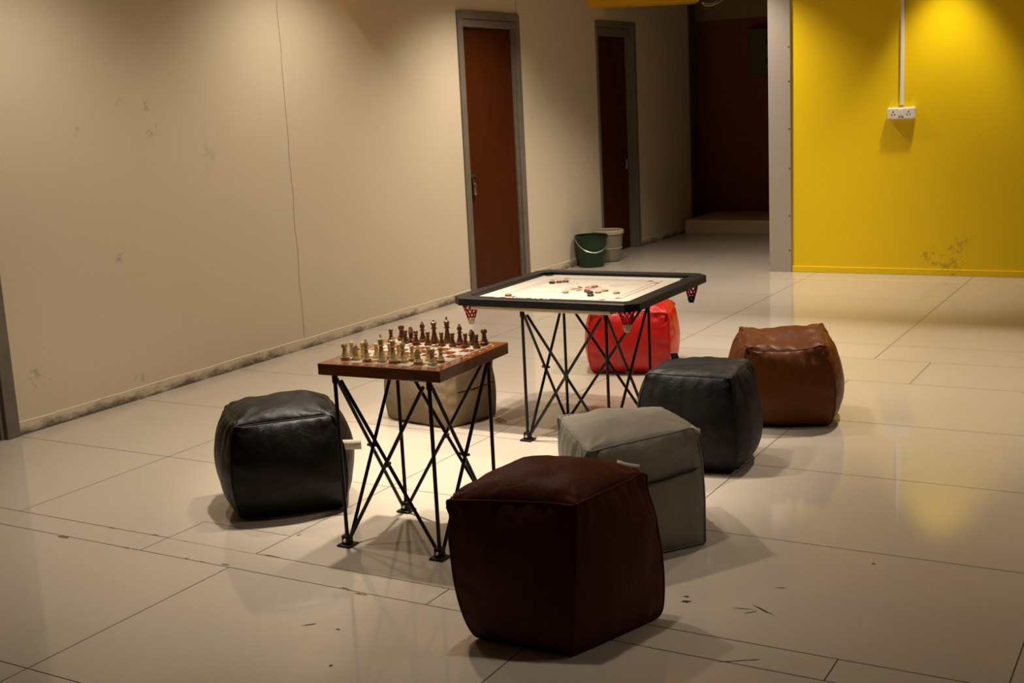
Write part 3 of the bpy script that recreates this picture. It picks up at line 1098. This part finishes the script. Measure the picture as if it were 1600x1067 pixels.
for colour, back, pawns, fr in (('light', w_back, w_pawn, 0), ('dark', b_back, b_pawn, PI)):
    word = 'cream boxwood' if colour == 'light' else 'dark brown wooden'
    edge = 'front' if colour == 'light' else 'far'
    for i, (k, x, y) in enumerate(back):
        if k in ('king', 'queen'):
            lab = '%s chess %s standing amid the %s row of the board' % (word, k, edge)
        else:
            lab = '%s %s on the %s half of the %s row of the chess board' % (word, k, 'left' if i < 4 else 'right', edge)
        rot = (PI if colour == 'light' else 0) + random.uniform(-.5, .5)
        if k == 'knight':
            rot = {('light', 1): PI * .62, ('light', 6): PI * .55, ('dark', 1): PI * 0.1, ('dark', 6): -.1}[(colour, i)]
        chessman(k, colour, x, y, rot, lab)
    for i, (x, y) in enumerate(pawns):
        lab = '%s pawn, %s%s of the eight %s pawns' % (word, ORD[i], '' if i in (0, 7) else ' from the left', colour)
        chessman('pawn', colour, x, y, random.uniform(0, 6), lab)

# ------------------------------------------------------------------ carrom board
KC = (5.095, 2.566)
KROT = math.radians(1.0)
KZ0, KZ1 = .592, .643
stand('black folding scissor stand under the carrom board', [(4.655, 2.652), (4.668, 2.250), (5.030, 2.210), (5.010, 2.630)], KZ0)
kb = thing('carrom_board', 'square white carrom board with a black frame and corner nets', 'carrom board', (KC[0], KC[1], KZ0), KROT)
ko, fwid, chm = .457, .066, .050
zf0, zf1 = .016, KZ1 - KZ0
zs = .034                      # playing surface
bm = B()
outer = [(-ko + chm, -ko), (ko - chm, -ko), (ko, -ko + chm), (ko, ko - chm), (ko - chm, ko), (-ko + chm, ko), (-ko, ko - chm), (-ko, -ko + chm)]
ki = ko - fwid
cin = .02
inner = [(-ki + cin, -ki), (ki - cin, -ki), (ki, -ki + cin), (ki, ki - cin), (ki - cin, ki), (-ki + cin, ki), (-ki, ki - cin), (-ki, -ki + cin)]
loops = []
for pts, z in ((outer, zf0), (outer, zf1 - .004), ([(x * .993, y * .993) for x, y in outer], zf1), ([(x * 1.006, y * 1.006) for x, y in inner], zf1), (inner, zf1 - .004), (inner, zf0)):
    loops.append([bm.verts.new((x, y, z)) for x, y in pts])
for A, C_ in zip(loops, loops[1:] + loops[:1]):
    for j in range(8):
        bm.faces.new((A[j], A[(j + 1) % 8], C_[(j + 1) % 8], C_[j]))
bmesh.ops.recalc_face_normals(bm, faces=bm.faces)
fbm = bm
bm = B()
g = .34
box(bm, (-ko + .004, -g, 0), (ko - .004, g, zf0 - .0005), .001)
obj('base_ply', bm, M['ply'], kb)
# playing surface with a round hole near every corner
bm = B()
hr, hc = .024, ki - .027
box(bm, (-ki, -ki, zs - .008), (ki, ki, zs))
sbm = bm
for sx in (-1, 1):
    for sy_ in (-1, 1):
        bm = B()
        lathe(bm, [(hr, .0006), (0, .0006)], 24, (sx * hc, sy_ * hc, zs))
        obj('pocket_hole', bm, M['black_hole'], kb)


def ring(mi, c, r, w, z, n=40, a0=0, a1=2 * PI):
    for k in range(n):
        t0, t1 = a0 + (a1 - a0) * k / n, a0 + (a1 - a0) * (k + 1) / n
        ngon(sbm, [(c[0] + math.cos(t) * q, c[1] + math.sin(t) * q, z) for t, q in ((t0, r), (t0, r + w), (t1, r + w), (t1, r))][::-1], mi)


def line(mi, a, b, w, z):
    a, b = Vector((*a, z)), Vector((*b, z))
    n = (b - a).cross(Vector((0, 0, 1))).normalized() * w / 2
    ngon(sbm, [a - n, b - n, b + n, a + n], mi)


zp = zs + .0005
d1, d2, L_ = .262, .290, .225
for a in range(4):
    R3 = Matrix.Rotation(a * PI / 2, 3, 'Z')
    rr = lambda p: tuple((R3 @ Vector((p[0], p[1], 0)))[:2])
    line(1, rr((-L_, -d2)), rr((L_, -d2)), .003, zp)
    line(1, rr((-L_, -d1)), rr((L_, -d1)), .0018, zp)
    for s in (-1, 1):
        c = rr((s * L_, -(d1 + d2) / 2))
        ngon(sbm, [(c[0] + .0105 * math.cos(2 * PI * k / 24), c[1] + .0105 * math.sin(2 * PI * k / 24), zp + .0001) for k in range(24)], 2)
        ring(1, c, .0145, .0014, zp)
    # corner arrows
    line(1, rr((-.285, -.285)), rr((-.105, -.105)), .0018, zp)
    line(1, rr((-.285, -.285)), rr((-.262, -.278)), .0018, zp)
    line(1, rr((-.285, -.285)), rr((-.278, -.262)), .0018, zp)
    c = rr((-.12, -.12))
    ring(1, c, .034, .0016, zp, 30, math.radians(90 * a - 80), math.radians(90 * a + 170))
ring(1, (0, 0), .084, .0016, zp + .0001, 60)
ring(2, (0, 0), .016, .0016, zp + .0001, 30)
for k in range(8):
    a = 2 * PI * k / 8
    u_, v_ = Vector((math.cos(a), math.sin(a), 0)), Vector((-math.sin(a), math.cos(a), 0))
    q = [u_ * .018 + v_ * .004, u_ * .050 + v_ * .010, u_ * .082, u_ * .050 - v_ * .010, u_ * .018 - v_ * .004]
    ngon(sbm, [(p.x, p.y, zp) for p in q], 2 if k % 2 == 0 else 1)
obj('playing_surface', sbm, [M['carrom_white'], M['print_black'], M['print_red']], kb)
# unreadable pale lettering along the inner edge of the near rail
rnd = random.Random(3)
y = .25
while y > -.06:
    w = rnd.uniform(.008, .017)
    x0 = -ki - .016
    if rnd.random() < .8:
        ngon(fbm, [(x0, y, zf1 + .0004), (x0 + .008, y, zf1 + .0004), (x0 + .008, y - w, zf1 + .0004), (x0, y - w, zf1 + .0004)], 1)
    y -= w + rnd.uniform(.003, .008)
obj('frame', fbm, [M['black_frame'], M['inlay']], kb)


def net(sx, sy_, length, white_tip, tipmat):
    """hanging cord net under one corner: diagonal mesh cords narrowing to the tip"""
    c = (sx * (ko - .070), sy_ * (ko - .070), zf0)
    prof_ = [(.037, 0), (.034, -.012), (.027, -.035), (.020, -.058), (.015, -.080), (.009, -.098)]
    prof_ = [(r, z * length) for r, z in prof_]

    def rad(t):
        i = min(int(t * (len(prof_) - 1)), len(prof_) - 2)
        f = t * (len(prof_) - 1) - i
        return (prof_[i][0] * (1 - f) + prof_[i + 1][0] * f, prof_[i][1] * (1 - f) + prof_[i + 1][1] * f)
    cords = {0: B(), 1: B(), 2: B()}
    n = 9
    for s in (-1, 1):
        for k in range(n):
            for lo, hi, mi in ((0, .16, 2), (.16, .66, 0), (.66, 1.0, 1)):
                pts = []
                for j in range(9):
                    t = lo + (hi - lo) * j / 8
                    r, z = rad(t)
                    a = 2 * PI * k / n + s * t * 2.4
                    r *= 1 + .05 * math.sin(a * 3 + t * 9)
                    pts.append((c[0] + r * math.cos(a), c[1] + r * math.sin(a), c[2] + z))
                tube(cords[mi], pts, .0024 if mi != 1 else .0022, 5)
    r, z = rad(0)
    tube(cords[2], [(c[0] + .036 * math.cos(2 * PI * k / 20), c[1] + .036 * math.sin(2 * PI * k / 20), c[2] - .002) for k in range(20)], .003, 6, True)
    pn = obj('pocket_net', cords[0], M['net_red'], kb, 'all')
    obj('net_tip', cords[1], tipmat, pn, 'all')
    obj('net_hem', cords[2], M['net_black'], pn, 'all')


net(-1, 1, 1.0, True, M['net_white'])
net(-1, -1, 1.0, True, M['net_white'])
net(1, -1, 1.0, True, M['net_black'])
net(1, 1, 1.0, True, M['net_white'])

CZ = KZ0 + zs
COINP = {}


def coin(x, y, mt, label, z=CZ, r=.0155, tilt=0):
    if mt not in COINP:
        bm = B()
        lathe(bm, [(0, .0004), (r * .93, .0004), (r, .0015), (r, .0078), (r * .93, .009), (r * .80, .0092), (r * .76, .0083), (r * .35, .0083), (r * .30, .0092), (0, .0092)], 28)
        bmesh.ops.recalc_face_normals(bm, faces=bm.faces)
        o = obj('carrom_disc', bm, M[mt], None, True)
        COINP[mt] = o
    else:
        o = COINP[mt].copy()
        COL.objects.link(o)
    o.location = (x, y, z)
    o.rotation_euler = (tilt, 0, random.uniform(0, 6))
    tag(o, label, 'game disc', 'carrom discs on the white board')
    return o


coin(5.213, 2.794, 'coin_black', 'black carrom disc at the left end of the three discs near the far corner')
coin(5.238, 2.769, 'coin_brown', 'brown carrom disc in the middle of the three near the far corner')
coin(5.262, 2.745, 'coin_brown', 'brown carrom disc at the right end of the three near the far corner')
coin(5.147, 2.533, 'coin_tan', 'tan carrom disc standing furthest back behind the centre star')
coin(5.042, 2.429, 'coin_tan', 'tan carrom disc second from the right on the board')
coin(4.992, 2.348, 'coin_tan', 'rightmost tan carrom disc on the board')
coin(4.992, 2.440, 'coin_tan', 'tan carrom disc touching the black ones at the centre')
coin(4.957, 2.590, 'coin_tan', 'tan carrom disc alone to the left of the centre star')
coin(5.008, 2.503, 'coin_red', 'dark red carrom disc beside the two black discs at the centre')
coin(4.976, 2.474, 'coin_black', 'black carrom disc between the dark red and the tan disc at the centre')
coin(4.903, 2.435, 'coin_black', 'black carrom disc nearest the front rail at the centre')
coin(4.722, 2.757, 'coin_brown', 'dark brown carrom disc lying on the front rail at the left', KZ1)
